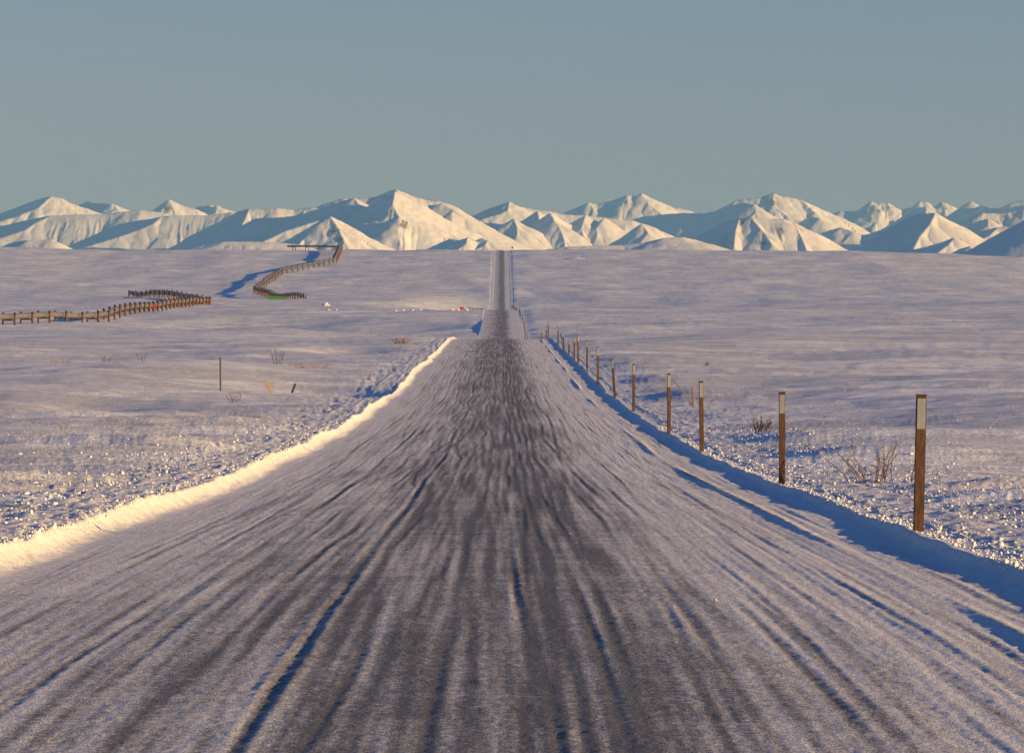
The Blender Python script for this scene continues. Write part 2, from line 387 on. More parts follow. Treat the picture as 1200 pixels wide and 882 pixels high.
# ------------------------------------------------------------------ road and windrows
rr_ = rows[(rows < 4700)]
def strip(name, xs, mat, cover=False):
    Y = np.repeat(rr_[:, None], len(xs), 1); X = np.repeat(xs[None, :], len(rr_), 0)
    Z = surf(X, Y)
    Z = Z + np.where(np.abs(X) > 5.7, 0.012 - 0.10 * sstep(6.5, 7.2, np.abs(X)), 0)
    at = None
    if cover:
        lat = np.interp(X + .3 * noise(Y / 40, .5, 201), [-5.2, -4.2, -3.0, -2.2, -1.5, -.9, 0, .9, 1.45, 1.9, 2.6, 5.2],
                        [1.0, .82, .66, .52, .34, .24, .20, .24, .38, .66, .94, 1.05])
        cv = lat + .26 * noise(X / .28, Y / 22, 202) + .30 * noise(X / .09, Y / 13, 203) * amp_fade(Y, .1) + .14 * noise(X / 1.3, Y / 26, 204)
        cv = cv + .07 * noise(X / 2.2, Y / 2.2, 205) + .08 * noise(X / .5, Y / .8, 206)
        for (x0, dp, wd, sh, me, wl, sd), (cc, kk) in zip(RUTS, _RC):      # bare tyre tracks with thrown-up snow beside them
            cx_ = np.interp(Y, _yk, cc); k_ = .35 + .65 * np.clip(np.interp(Y, _yk, kk), 0, 1)
            cv = cv - .42 * k_ * np.exp(-((X - cx_) / .045) ** 2) + .22 * k_ * np.exp(-((X - cx_ + .11) / .05) ** 2)
            cv = cv - .26 * k_ * np.exp(-((X - cx_ - .22 - .03 * noise(Y / 9, .3, sd + 7)) / .05) ** 2)
        at = {'snow_cover': cv}
    o = grid_mesh(name, X, Y, Z, mat, at); o['kind'] = 'structure'; return o
strip('road', np.linspace(-4.85, 4.85, 400), M_road, True)
strip('snow_bank', np.concatenate([np.linspace(-7.3, -6.0, 24)[:-1], np.linspace(-6.0, -4.85, 50)]), M_bank)
strip('snow_bank', np.concatenate([np.linspace(4.85, 6.0, 50), np.linspace(6.0, 7.3, 24)[1:]]), M_bank)

# ------------------------------------------------------------------ snow clods thrown out by the plough
ico = bmesh.new(); bmesh.ops.create_icosphere(ico, subdivisions=2, radius=1)
IV = np.array([v.co[:] for v in ico.verts]); IF = np.array([[v.index for v in f.verts] for f in ico.faces]); ico.free()
def clods(n_l, n_r):
    ds, xs = [], []
    for n, sgn in ((n_l, -1), (n_r, 1)):
        dd = 44 * (175 / 44) ** rng.random(n) ** 1.15
        off = rng.exponential(1.9, n)
        xs.append(sgn * ((5.42 if sgn < 0 else 5.22) + off)); ds.append(dd)
    # a few stray crumbs on the road itself
    nr = 60; xs.append(rng.uniform(-4.8, 4.8, nr)); ds.append(40 * (150 / 40) ** rng.random(nr))
    x = np.concatenate(xs); y = np.concatenate(ds)
    size = 0.005 + 0.013 * rng.random(len(x)) ** 2 + 0.030 * rng.random(len(x)) ** 16
    size[-nr:] *= .5
    z = surf(x, y)
    k = np.abs(x) < 14; x, y, z, size = x[k], y[k], z[k], size[k]
    n = len(x)
    V = IV[None] * (1 + .5 * (rng.random((n, len(IV), 1)) - .5)) * size[:, None, None] * (1 + .5 * (rng.random((n, 1, 3)) - .5))
    th = rng.random(n) * 6.28; ct, sn_ = np.cos(th)[:, None], np.sin(th)[:, None]
    V = np.stack([V[..., 0] * ct - V[..., 1] * sn_, V[..., 0] * sn_ + V[..., 1] * ct, V[..., 2]], -1)
    V = V + np.stack([x, y, z + size * .12], -1)[:, None]
    Fc = IF[None] + (np.arange(n) * len(IV))[:, None, None]
    o = tri_mesh('snow_clods', V.reshape(-1, 3), Fc.reshape(-1, 3), M_clod, None, True); o['kind'] = 'stuff'
clods(14000, 14000)

# ------------------------------------------------------------------ delineator posts
def make_post(label, h, w, reflector=True, fr=.235):
    t = thing('delineator_post', label, 'post', group='delineator posts along the right side of the road')
    bm = bmesh.new(); add_box(bm, (0, 0, (h - .35) / 2), (w, w * .72, h + .35), .006)
    bm_obj('post', bm, M_wood, t)
    rh = fr * h
    bm = bmesh.new(); add_box(bm, (0, -w * .36 - .003, h - .035 - rh / 2), (w * .84, .008, rh), .002); bm_obj('reflector', bm, M_refl, t)
    bm = bmesh.new(); add_box(bm, (0, 0, h + .008), (w * 1.06, w * .80, .022), .004); bm_obj('cap', bm, M_cap, t)
    return t
W_ORD = ['nearest wooden delineator post with grey reflector, at the right of the road', 'second nearest wooden delineator post, straight and brown, right of the road',
         'third nearest delineator post, just in front of the short yellow stake', 'fourth nearest delineator post, beside the leaning grey rod',
         'fifth nearest delineator post along the right snow bank', 'sixth nearest delineator post, leaning slightly left at its top',
         'seventh nearest delineator post on the right snow bank', 'eighth nearest delineator post on the right snow bank',
         'ninth nearest delineator post, right one of a close pair', 'tenth nearest delineator post, left one of a close pair',
         'eleventh nearest delineator post, short, with much snow round it', 'twelfth nearest delineator post, beside a leaning twin stake near the crest',
         'thirteenth nearest delineator post, last one before the road dips']
# px of the base, height px, tilt (px of top minus base)
PP = [(1076.5, 159, 3.5), (916.5, 107, 0), (822.5, 82, -1), (784, 70, 0), (742.5, 55, .5), (720.5, 45, -3), (700.8, 43, 0), (688, 37, 0), (677.5, 33, 0),
      (673, 27, 0), (666.6, 16, 0), (661.3, 21, -2), (654, 22, 0)]
PX0 = 5.28
for i, ((px, hp, tl), lab) in enumerate(zip(PP, W_ORD)):
    d = F * PX0 / (px - CX); h = hp * d / F
    t = make_post(lab, h, [.128, .118, .112][min(i, 2)], fr=(.225 if i < 1 else .205))
    z = zs(PX0, d)
    t.location = (PX0, d, z); t.rotation_euler = (random.uniform(-.015, .015), math.atan2(tl, hp), math.radians(random.uniform(-2, 14)))
far_post = None
FAR = 'tiny distant delineator post beyond the dip, right of the road'
for d in list(np.arange(585, 1000, 37)) + list(np.arange(1010, 1600, 60)) + list(np.arange(2930, 3870, 105)):
    loc = (PX0 + random.uniform(-.1, .25), float(d), zs(PX0, d) - .02); rot = (0, random.uniform(-.03, .03), random.uniform(-.1, .3))
    if far_post is None:
        far_post = make_post(FAR, 1.9, .14); far_post.location = loc; far_post.rotation_euler = rot
    else: dup(far_post, loc, rot, None, (1, 1, random.uniform(.8, 1.12)))

# single stakes
def stake(name, label, px, d, h, w, mat, tilt=(0, 0), thin=.5, cat='stake', top=None):
    x = at_px(px, d); bm = bmesh.new()
    add_box(bm, (0, 0, h / 2 - .15), (w, w * thin, h + .3), min(w, .05) * .12, taper=.9)
    o = bm_obj(name, bm, mat); o.location = (x, d, zs(x, d)); o.rotation_euler = (tilt[0], tilt[1], random.uniform(-.2, .2))
    return tag(o, label, cat)
stake('wooden_stake', 'thin lone grey wooden stake standing in the open snow left of the road', 258.5, 236, 1.66, .085, M_grey, (0, -.01))
stake('wooden_stub', 'short pale yellow stub leaning in the snow left of the road', 318, 236, .62, .17, M_yel, (0, -.42))
stake('wooden_stub', 'short dark stub leaning right in the snow left of the road', 341.5, 240, .52, .10, M_dark, (0, .38))
stake('wooden_stake', 'short pale yellow stake standing behind the third and fourth roadside posts', 812.5, 212, .82, .13, M_yel, (0, -.05))
xr0, dr = at_px(812, 214), 214.0; xr1 = at_px(788.5, 214)
bm = bmesh.new(); z0 = zs(xr0, dr)
add_tube(bm, [(xr0, dr, z0 - .05), (xr1, dr - .3, z0 + 1.06)], [.028, .022], 6)
tag(bm_obj('leaning_rod', bm, M_grey), 'thin grey rod leaning between the fourth roadside post and the short yellow stake', 'rod')
stake('marker_pole', 'thin dark pole standing in the plain just right of the farthest large posts', 675.6, 430, 1.75, .05, M_grey, (0, .02), .9, 'pole')
stake('leaning_stake', 'dark thin stake leaning against the twelfth roadside post near the crest', 660.2, 432, 1.55, .07, M_dark, (0, -.16))

# ------------------------------------------------------------------ twigs and dry plants
def shrub(name, label, px, d, h, spread, n, mat, lean=0, r=.008, side=3, cat='shrub', group=None, fan=.55):
    x = at_px(px, d); bm = bmesh.new(); rnd = random.Random(hash((px, d)) & 0xffff)
    for i in range(n):
        a = rnd.uniform(-1, 1); bx = a * spread * .30; by = rnd.uniform(-.4, .4) * spread * .6
        hh = h * rnd.uniform(.5, 1.0); ex_ = bx + (a * fan + lean + rnd.uniform(-.15, .15)) * spread * .55
        pts = []
        for k in range(5):
            t = k / 4; pts.append((bx + (ex_ - bx) * t ** 1.3 + rnd.uniform(-.02, .02), by + rnd.uniform(-.1, .1) * t, -.08 + (hh + .08) * (t ** .85) ))
        add_tube(bm, pts, [r * (1.1 - .75 * k / 4) for k in range(5)], 5)
        for s in range(rnd.randint(1, side)):
            k = rnd.randint(1, 3); p = Vector(pts[k]); q = p + Vector((rnd.uniform(-.28, .28) + lean * .2, rnd.uniform(-.2, .2), rnd.uniform(.10, .32))) * (h * .7)
            mdl = (p + q) / 2 + Vector((0, 0, .03 * h)); add_tube(bm, [p, mdl, q], [r * .6, r * .5, r * .25], 4)
            if rnd.random() < .5:
                for e in range(2):
                    q2 = mdl + Vector((rnd.uniform(-.12, .12), rnd.uniform(-.1, .1), rnd.uniform(.04, .14))) * h; add_tube(bm, [mdl, q2], [r * .4, r * .2], 3)
    o = bm_obj(name, bm, mat); o.location = (x, d, zs(x, d) - .01)
    return tag(o, label, cat, group)
shrub('dwarf_willow', 'bare leafless willow shrub with left leaning twigs between the two nearest posts', 1018, 96, .85, 1.25, 14, M_twig, -.35, .011, 2, fan=1.25)
shrub('dwarf_willow', 'bare willow twigs standing upright just left of the nearest post', 1040, 97, .80, .35, 3, M_twig, .1, .010, 2)
shrub('dwarf_willow', 'single bent twig close beside the nearest post', 1064, 96, .55, .25, 2, M_twig, .5, .011, 1)
shrub('dwarf_willow', 'small round bare shrub left of the second nearest post', 892, 156, .58, .85, 30, M_twig, 0, .011)
shrub('dry_grass', 'low brown grass tuft left of the small round shrub', 868, 154, .22, .7, 14, M_grass, .1, .006, 2, 'grass tuft')
shrub('dry_grass', 'low sparse grass tuft right of the second nearest post', 932, 150, .14, .8, 12, M_grass, .1, .006, 2, 'grass tuft')
shrub('dry_twig', 'tiny dark twig alone on the open plain right of the road', 826.5, 330, .42, .3, 4, M_dark, .5, .03, 1, 'twig')
shrub('dwarf_willow', 'tall thin bare twigs on the left plain behind the lone stake', 325, 330, 1.35, .8, 9, M_twig, 0, .014)
shrub('dry_grass', 'long low line of brown grass right of the tall thin twigs', 365, 318, .42, 2.6, 34, M_grass, 0, .012, 2, 'grass tuft')
shrub('dry_grass', 'wide red brown bush by the left road edge near the crest', 470, 470, .72, 1.7, 40, M_grass, 0, .02, 3, 'grass tuft')
shrub('dwarf_willow', 'small bare twigs at the foot of the lone stake', 276, 218, .5, .7, 9, M_twig, -.3, .009)
shrub('dry_twig', 'thin upright twig low in the left foreground plain', 74, 150, .5, .35, 5, M_twig, 0, .006, 2, 'twig')
shrub('dry_grass', 'arching dry grass at the far left near the watermark height', 60, 300, .45, .9, 10, M_grass, .2, .010, 2, 'grass tuft')['label'] = 'arching dry grass tuft at the far left of the plain'
shrub('dry_grass', 'dry yellow grass tuft left of middle on the left plain', 79, 318, .55, .7, 14, M_grass, 0, .012, 2, 'grass tuft')['label'] = 'dry yellow grass tuft in the pale drift on the far left plain'
shrub('dry_twig', 'bare arched twigs between the grass tufts on the left plain', 124, 300, .6, 1.1, 8, M_twig, .3, .009, 2, 'twig')
shrub('dwarf_willow', 'upright bare twigs left of the lone stake on the left plain', 166, 310, .75, .6, 9, M_twig, 0, .010)

# ------------------------------------------------------------------ elevated pipelines
HP = 3.4
def support_template(h):
    """crossbeam with two piles; origin on the ground under the pipe, pipe runs along local x"""
    bm = bmesh.new(); add_box(bm, (0, 0, h - 1.62), (.35, 3.0, .38), .03); add_box(bm, (0, 0, h - 1.36), (.9, 1.1, .14), .02)
    beam = bpy.data.meshes.new('support'); bm.to_mesh(beam); bm.free(); beam.materials.append(M_beam)
    bm = bmesh.new(); add_tube(bm, [(0, 0, -.6), (0, 0, h - .55), ], .28, 10)
    add_tube(bm, [(0, 0, h - .55), (0, 0, h - .45), (0, 0, h + .25)], [.28, .23, .23], 10)
    for k in range(8):
        a = k * math.pi / 4; rot = Matrix.Rotation(a, 3, 'Z')
        add_box(bm, rot @ Vector((.25, 0, h - .1)), (.16, .015, .6), 0, rot)
    pile = bpy.data.meshes.new('pile'); bm.to_mesh(pile); bm.free(); pile.materials.append(M_vsm)
    return beam, pile
def pipeline(name, label, pts, h, spacing, skip_first=False):
    # pts: (px, d) nodes
    P = [Vector((at_px(px, d), d, 0)) for px, d in pts]
    root = thing(name, label, 'pipeline', (P[0].x, P[0].y, zs(P[0].x, P[0].y)), group=None)
    o0 = Vector(root.location)
    beam, pile = support_template(h)
    path = []; L = []
    for a, b2 in zip(P, P[1:]):
        n = max(1, round((b2 - a).length / spacing))
        ang = math.atan2(b2.y - a.y, b2.x - a.x)
        for k in range(n):
            p = a.lerp(b2, (k + .5) / n); L.append((p, ang))
    # pipe follows the ground smoothly, rounded elbows
    dense = []
    for j, (a, b2) in enumerate(zip(P, P[1:])):
        n = max(2, int((b2 - a).length / 6))
        for k in range(n + (1 if j == len(P) - 2 else 0)): dense.append(a.lerp(b2, k / n))
    dn = np.array([[p.x, p.y] for p in dense]); sm = dn.copy()
    for _ in range(3): sm[1:-1] = (sm[:-2] + sm[1:-1] * 2 + sm[2:]) / 4
    def g0(x, y):     # smoothed ground
        ox, oy = np.meshgrid([-4., 0, 4], [-10., 0, 10]); return float(surf(x + ox.ravel(), y + oy.ravel()).mean())
    bm = bmesh.new()
    add_tube(bm, [Vector((x, y, g0(x, y) + h - .72)) - o0 for x, y in sm], .68, 14)
    bm_obj('pipe', bm, M_pipe, root, True)
    for p, ang in L:
        s = link(bpy.data.objects.new('support', beam), root); s.location = Vector((p.x, p.y, g0(p.x, p.y))) - o0; s.rotation_euler = (0, 0, ang)
        for sy in (-1.45, 1.45):
            q = link(bpy.data.objects.new('pile', pile), s); q.location = (0, sy, 0)
    return root
pipeline('elevated_pipeline', 'nearer elevated pipeline on rusty piles, bending back on itself at the left edge',
         [(-60, 1180), (0, 1235), (118, 1345), (150, 1440), (243, 1800), (236, 1850), (153, 2120)], 2.8, 18.0)
pipeline('elevated_pipeline', 'farther zigzag elevated pipeline climbing the hill to the skyline',
         [(337, 3905), (399, 3850), (392, 3610), (330, 3430), (299, 3120), (345, 2680), (357, 2600)][::-1], 4.1, 18.0)

# green container
x, d = at_px(324, 2570), 2570.0
root = thing('shipping_container', 'green shipping container standing by the near corner of the zigzag pipeline', 'container', (x, d, zs(x, d) + .1), (0, 0, .06))
bm = bmesh.new(); add_box(bm, (0, 0, 1.35), (8.4, 2.4, 2.5), .03)
for i in range(26): add_box(bm, (-4.0 + i * .32, -1.22, 1.35), (.16, .05, 2.2), 0)
bm_obj('body', bm, M_green, root)
bm = bmesh.new(); add_box(bm, (0, -1.16, 2.64), (8.5, .16, .16), .01); add_box(bm, (0, -1.16, .10), (8.5, .16, .2), .01)
for sx in (-4.2, 4.2): add_box(bm, (sx, -1.18, 1.37), (.18, .18, 2.44), .01)
bm_obj('frame', bm, M_greend, root)
for sy in (-.58, .58):
    bm = bmesh.new(); add_box(bm, (4.225, sy, 1.36), (.06, 1.1, 2.3), .01); add_tube(bm, [(4.28, sy - .25, .3), (4.28, sy - .25, 2.4)], .025, 6)
    bm_obj('door', bm, M_greend, root)

# small red boards, rail, signs
def sign(name, label, px, d, w, h, leg, mat, cat='sign', nleg=2, rz=0.0, mleg=None):
    x = at_px(px, d); r = thing(name, label, cat, (x, d, zs(x, d)), (0, 0, rz))
    bm = bmesh.new(); add_box(bm, (0, 0, leg + h / 2), (w, .05, h), .01); bm_obj('board', bm, mat, r)
    for sx in ([-.32 * w, .32 * w] if nleg == 2 else [0]):
        bm = bmesh.new(); add_box(bm, (sx, .06, (leg + h) / 2 - .2), (.10, .07, leg + h + .3), .006); bm_obj('leg', bm, mleg or M_dark, r)
    return r
sign('red_board', 'small red board among the rusty piles of the nearer pipeline', 181, 1440, 1.3, .75, 1.9, M_red, 'board')
sign('red_board', 'small red board by the snow heaps left of the road', 541, 1562, 1.25, .75, .25, M_red, 'board')
sign('road_marker', 'small red brown marker board right of the road before the far hill', 601.3, 1560, .55, .9, .6, M_wood, 'marker', 1)
sign('road_marker', 'small dark marker board right of the road, right of the red brown one', 604.6, 1540, .6, .6, .3, M_dark, 'marker', 1)
sign('road_sign', 'tiny dark sign on the skyline where the road tops the far hill', 600.3, 3880, 1.3, 1.4, 1.6, M_dark, 'sign', 1)
x = at_px(557, 1560); r = thing('guard_rail', 'low dark rail running along the snow heaps to the road', 'rail', (x, 1560, zs(x, 1560)))
bm = bmesh.new(); add_tube(bm, [(-2.6, 0, .62), (-1.2, 0, .55), (0, .1, .5), (1.3, .2, .5), (2.4, .3, .42)], .13, 8); bm_obj('rail', bm, M_dark, r)
for sx in (-2.2, -.7, .8, 2.1):
    bm = bmesh.new(); add_box(bm, (sx, .12, .15), (.16, .16, .8), .01); bm_obj('post', bm, M_dark, r)

# ------------------------------------------------------------------ snow heaps along the cross track
def heap(label, px, d, w, h, seed, dirty=False, group='snow heaps along the cross track'):
    x = at_px(px, d); n = 18
    uu = np.linspace(-1, 1, n); XX, YY = np.meshgrid(uu * w * .6, uu * w * .45)
    rr = np.sqrt((XX / (w * .5)) ** 2 + (YY / (w * .38)) ** 2)
    ZZ = h * np.clip(1 - rr, -.3, 1) ** 1 * (1 + .6 * noise(XX / (w * .22), YY / (w * .22), seed)) + h * .22 * noise(XX / (w * .11), YY / (w * .1), seed + 1)
    ZZ = np.where(rr > 1, -.3, ZZ)
    o = grid_mesh('snow_heap', XX, YY, ZZ, M_bank, None, False); o.location = (x, d, zs(x, d) - .02)
    return tag(o, label, 'snow heap', group)
heap('large cream snow heap lying right of the green container', 382, 1760, 3.4, 1.15, 5, group=None)
H_ = [(385, 1575, 1.7, .8), (394, 1560, 1.2, .6), (437, 1580, 3.0, .5), (452, 1575, 1.4, .55), (464, 1565, 1.8, .6), (473, 1570, 1.6, .8), (483, 1560, 1.9, .75),
      (493, 1565, 2.0, .9), (503, 1570, 1.7, .7), (511, 1560, 2.2, .8), (521, 1565, 1.5, .6), (530, 1560, 2.0, .75), (537, 1555, 1.4, .6), (547, 1556, 1.6, .6)]
for i, (px, d, w, h) in enumerate(H_):
    heap('small lumpy white snow heap in the row along the cross track left of the road', px, d, w, h, 300 + i * 3)
heap('low bright snow heap on the far hill right of the road', 676, 3700, 14, 1.2, 400, group=None)

# ------------------------------------------------------------------ mountains
def massif(D, ridges, slope=.55, rock=(), dx=None, warp=1.0, seed=0, rough=1.0):
    """ridges: list of (kind, slope_along, pts[(px, py)]) ; 'k' = skyline ridge at depth D, 's' = spur descending towards the viewer"""
    segs = []
    for kind, s, pts in ridges:
        prev = None; W = []
        dep = D
        for (px, py) in pts:
            z = ZC + (EYE - py) * D / F
            if kind == 's' and prev is not None: dep = dep - abs(prev - z) / s
            elif kind == 'k': dep = D + s
            elif kind == 'u' and prev is not None: dep = dep + abs(prev - z) / s
            elif kind == 'b' and prev is not None: dep = D + s * abs(at_px(px, D) - at_px(pts[0][0], D))
            z = ZC + (EYE - py) * dep / F
            W.append((at_px(px, dep), dep, z)); prev = z
        for a, b2 in zip(W, W[1:]): segs.append((a, b2))
    S = np.array(segs)
    x0, x1 = S[..., 0].min(), S[..., 0].max(); y0, y1 = S[..., 1].min(), S[..., 1].max(); zt = S[..., 2].max(); zb = ZC + 42
    m = min((zt - zb) / slope, 900)
    dx = dx or D / F * 1.05
    xs = np.arange(x0 - m, x1 + m, dx); ys = np.arange(y0 - m, y1 + m * .6, max(7.0, D / F * 3.0))
    X, Y = np.meshgrid(xs, ys)
    k = D / 20000.0
    wx = warp * k * (20 * noise(X / (170 * k), Y / (170 * k), seed) + 4 * noise(X / (48 * k), Y / (48 * k), seed + 1))
    wy = warp * k * (20 * noise(X / (170 * k), Y / (170 * k), seed + 2) + 4 * noise(X / (48 * k), Y / (48 * k), seed + 3))
    Z = np.full(X.shape, -1e9); AL = np.zeros(X.shape); DI = np.zeros(X.shape); cum = 0.0
    for a, b2 in segs:
        ax, ay = a[0], a[1]; ex_, ey = b2[0] - ax, b2[1] - ay; L2 = ex_ * ex_ + ey * ey + 1e-6
        t = np.clip(((X - ax) * ex_ + (Y - ay) * ey) / L2, 0, 1)
        ddx = X - ax - t * ex_; ddy = Y - ay - t * ey
        dist0 = np.sqrt(ddx ** 2 + ddy ** 2)
        f = sstep(0, 90 * k, dist0)
        dist = np.sqrt((ddx + wx * f) ** 2 + (ddy + wy * f) ** 2)
        zn = a[2] + t * (b2[2] - a[2]) - slope * dist * (1 - .12 * np.clip(dist / (500 * k), 0, 1))
        win = zn > Z; Z[win] = zn[win]; side_ = np.sign(ddx * ey - ddy * ex_) * 37.0
        AL[win] = (cum + t * math.sqrt(L2) + .6 * wx + side_)[win]; DI[win] = dist[win]; cum += math.sqrt(L2)
    hh = np.clip((Z - zb) / max(1, zt - zb), 0, 1)
    gul = 1 - np.abs(noise(X / (62 * k) + .5 * noise(X / (40 * k), Y / (40 * k), seed + 9), Y / (150 * k), seed + 4)) * 2
    rib = 1 - np.abs(noise(AL / (46 * k), DI / (420 * k), seed + 7)) * 2; rib2 = 1 - np.abs(noise(AL / (19 * k), DI / (200 * k), seed + 8)) * 2
    Z = Z + (-.05 + .9 * rough) * k * sstep(5 * k, 130 * k, DI) * (7.0 * (rib - .6) + 3.4 * (rib2 - .6))
    Z = Z + rough * k * (1.6 * (gul - .6) + 1.4 * noise(X / (26 * k), Y / (30 * k), seed + 5) + .5 * noise(X / (11 * k), Y / (13 * k), seed + 6)) * (.35 + .65 * hh)
    Z = np.maximum(Z, zb - 45)
    RK = np.zeros(X.shape)
    for (px, py, rp) in rock:
        zr = ZC + (EYE - py) * D / F; xr = at_px(px, D); rw = rp * D / F
        RK = np.maximum(RK, np.exp(-((X - xr) / rw) ** 2 - ((Z - zr) / rw) ** 2))
    o = grid_mesh('mountain', X, Y, Z, M_mtn, {'bare_rock': RK}); o['kind'] = 'structure'
    return o
# far left peak
massif(28000, [('b', 1.1, [(61, 229.5), (52, 231), (28, 240), (0, 250), (-70, 268)]), ('k', 0, [(61, 229.5), (72, 232), (81, 237), (100, 243), (125, 252)]),
               ('s', .42, [(61, 229.5), (45, 243), (25, 251), (0, 259), (-50, 272)]), ('s', .5, [(81, 237), (84, 250), (90, 262)])], .55, seed=11)
massif(29000, [('b', 1.2, [(132, 238), (118, 237.5), (110, 236.5), (103, 235.5), (92, 245), (80, 252)]), ('k', 0, [(132, 238), (141, 242), (165, 250)]),
               ('s', .5, [(132, 238), (138, 244), (130, 249), (110, 253)])], .55, seed=21)
# broad bright ramp, front left
massif(25000, [('k', 0, [(60, 252.5), (90, 251), (125, 250.5), (150, 247), (165, 245.5), (190, 248.5), (215, 256)]), ('b', 1.1, [(60, 252.5), (40, 256), (0, 265), (-50, 276)]),
               ('s', .42, [(60, 252.5), (45, 259), (30, 269), (0, 279), (-40, 288)]), ('s', .45, [(95, 252), (100, 268), (88, 284)]), ('s', .5, [(165, 246), (160, 262), (130, 280)])], .5, seed=31, warp=.7, rough=.6)
massif(15000, [('b', .9, [(33, 281), (18, 283), (2, 288.5), (-6, 292)]), ('k', 0, [(33, 281), (48, 281), (60, 280), (75, 288)]), ('s', .4, [(33, 281), (36, 290)])], .45, seed=33, rough=.4)
# grey-topped ridge with the long blue left side
massif(24000, [('k', 0, [(190, 253.5), (200, 252), (240, 252), (262, 249.5), (272, 248), (285, 249)]), ('b', 1.1, [(190, 253.5), (178, 256), (160, 258.5), (140, 262), (115, 273), (83, 287), (70, 294)]),
               ('s', .40, [(190, 253.5), (180, 262), (165, 268), (140, 277), (110, 286), (80, 294)]), ('s', .5, [(240, 252), (232, 268), (215, 284)])], .5, seed=41, warp=.6, rough=.5)
massif(31000, [('k', 0, [(180, 252), (187, 246), (193, 236), (198, 233), (206, 237), (216, 241), (230, 244), (240, 249)]), ('s', .6, [(198, 233), (205, 247), (207, 256)]), ('s', .6, [(198, 233), (190, 246), (184, 256)])], .7, rock=[(198, 246, 11)], seed=51, rough=1.6)
massif(32000, [('b', 1.1, [(255, 240), (252, 242), (247, 239.5), (240, 241), (232, 242), (222, 248)]), ('k', 0, [(255, 240), (262, 244), (275, 247), (290, 252)]), ('s', .6, [(255, 240), (254, 248), (246, 252)])], .65, seed=56, rough=1.2)
# lit crest above the long blue wall
massif(23200, [('b', 1.2, [(292, 244.5), (280, 247), (265, 255), (240, 270), (205, 287), (196, 294)]), ('k', 0, [(292, 244.5), (308, 245), (325, 243), (345, 246), (360, 243.5), (374, 241), (395, 234), (404, 232.5), (425, 236)]),
               ('s', .45, [(292, 244.5), (288, 256), (283, 265), (262, 282), (240, 292)]), ('s', .5, [(360, 244), (350, 256)])], .58, rock=[(290, 246, 5)], seed=61)
# blue wall of the main massif
massif(21000, [('b', 1.15, [(415, 231), (392, 238.5), (372, 245), (350, 252), (330, 254.5), (300, 255.5), (285, 268), (255, 290)]),
               ('s', .42, [(415, 231), (422, 241), (400, 249), (388, 253), (360, 262), (335, 270), (310, 282), (290, 292)])], .55, seed=71, warp=.5, rough=.5)
# main peak
massif(21500, [('k', 0, [(415, 233), (430, 231.5), (440, 231), (455, 224), (463, 221), (470, 224), (483, 229.5), (500, 234.5), (516, 236), (530, 240), (546, 250), (575, 266), (600, 280), (620, 290)]),
               ('s', .42, [(463, 221), (478, 238), (492, 248), (505, 257), (520, 270), (535, 281), (545, 293)]),
               ('s', .45, [(430, 231.5), (440, 246), (430, 268), (424, 292)]),
               ('s', .42, [(428, 233), (420, 246), (418, 262), (424, 290)])], .58, rock=[(452, 234, 10), (465, 236, 9), (482, 243, 9), (494, 252, 7), (463, 225, 6), (527, 247, 7)], seed=81, warp=.8)
massif(20600, [('u', .45, [(468, 254), (460, 240), (463, 224)]), ('b', 1.15, [(468, 254), (455, 256), (443, 268), (430, 284), (424, 294)]), ('s', .42, [(468, 254), (458, 268), (445, 284), (437, 295)]), ('k', -60, [(468, 254), (490, 263), (520, 277), (550, 295)])], .55, rock=[(474, 264, 11), (484, 272, 7)], seed=84, warp=1.0, rough=1.25)
massif(21300, [('u', .45, [(545, 255.5), (532, 246), (518, 237)]), ('b', 1.2, [(545, 255.5), (532, 257), (518, 260), (506, 263)]), ('s', .5, [(545, 255.5), (538, 262), (525, 266), (512, 270)]), ('k', 0, [(530, 248), (545, 255.5), (560, 266), (590, 278), (624, 291)])], .55, seed=86, warp=.6, rough=.6)
massif(18400, [('k', 0, [(387, 253), (380, 257), (366, 266), (350, 277), (335, 288)]), ('k', 0, [(387, 253), (395, 258), (403, 272), (411, 292)]), ('s', .42, [(387, 253), (396, 266), (404, 284), (409, 292)]),
               ('s', .42, [(378, 260), (366, 272), (352, 284), (345, 291)])], .55, rock=[(393, 272, 9), (400, 282, 9)], seed=91, warp=.8)
massif(14500, [('k', 0, [(215, 293), (240, 287), (262, 283), (290, 283), (315, 283.5), (345, 286), (365, 292)]), ], .25, seed=95, rough=.25)
massif(20000, [('b', 1.1, [(572, 281), (565, 279), (557, 281.5), (548, 278), (538, 281), (527, 279.5), (515, 285)]), ('k', 0, [(572, 281), (584, 285), (592, 291)]), ('s', .4, [(572, 281), (568, 287), (555, 292), (545, 295)]), ('s', .4, [(548, 278), (546, 285), (536, 292)])], .5, seed=97, rough=1.1)
# peaks right of the road
massif(24000, [('b', 1.15, [(597, 236), (590, 238), (577, 243), (566, 247), (556, 256)]), ('k', 0, [(597, 236), (605, 241), (625, 245), (642, 247), (660, 251), (685, 252), (710, 255), (740, 258), (765, 265)]),
               ('s', .42, [(597, 236), (595, 246), (582, 251), (568, 255), (555, 262)]), ('s', .5, [(597, 240), (602, 258), (606, 275)]), ('s', .5, [(642, 247), (648, 262), (647, 272)]),
               ('s', .5, [(680, 252), (683, 262), (682, 275)]), ('s', .5, [(740, 258), (737, 268), (718, 282), (690, 286)])], .58, rock=[(648, 262, 5)], seed=101)
massif(23300, [('b', 1.2, [(602, 256), (597, 262), (594, 274)]), ('s', .45, [(602, 256), (606, 266), (606, 276)])], .6, seed=103, rough=.6)
massif(23500, [('u', .5, [(631, 269), (632, 258), (630, 247)]), ('b', 1.2, [(631, 269), (620, 274), (608, 280)]), ('k', 0, [(631, 269), (637, 279), (645, 286)]), ('s', .5, [(631, 269), (634, 280), (630, 288)])], .6, seed=104, rough=.6)
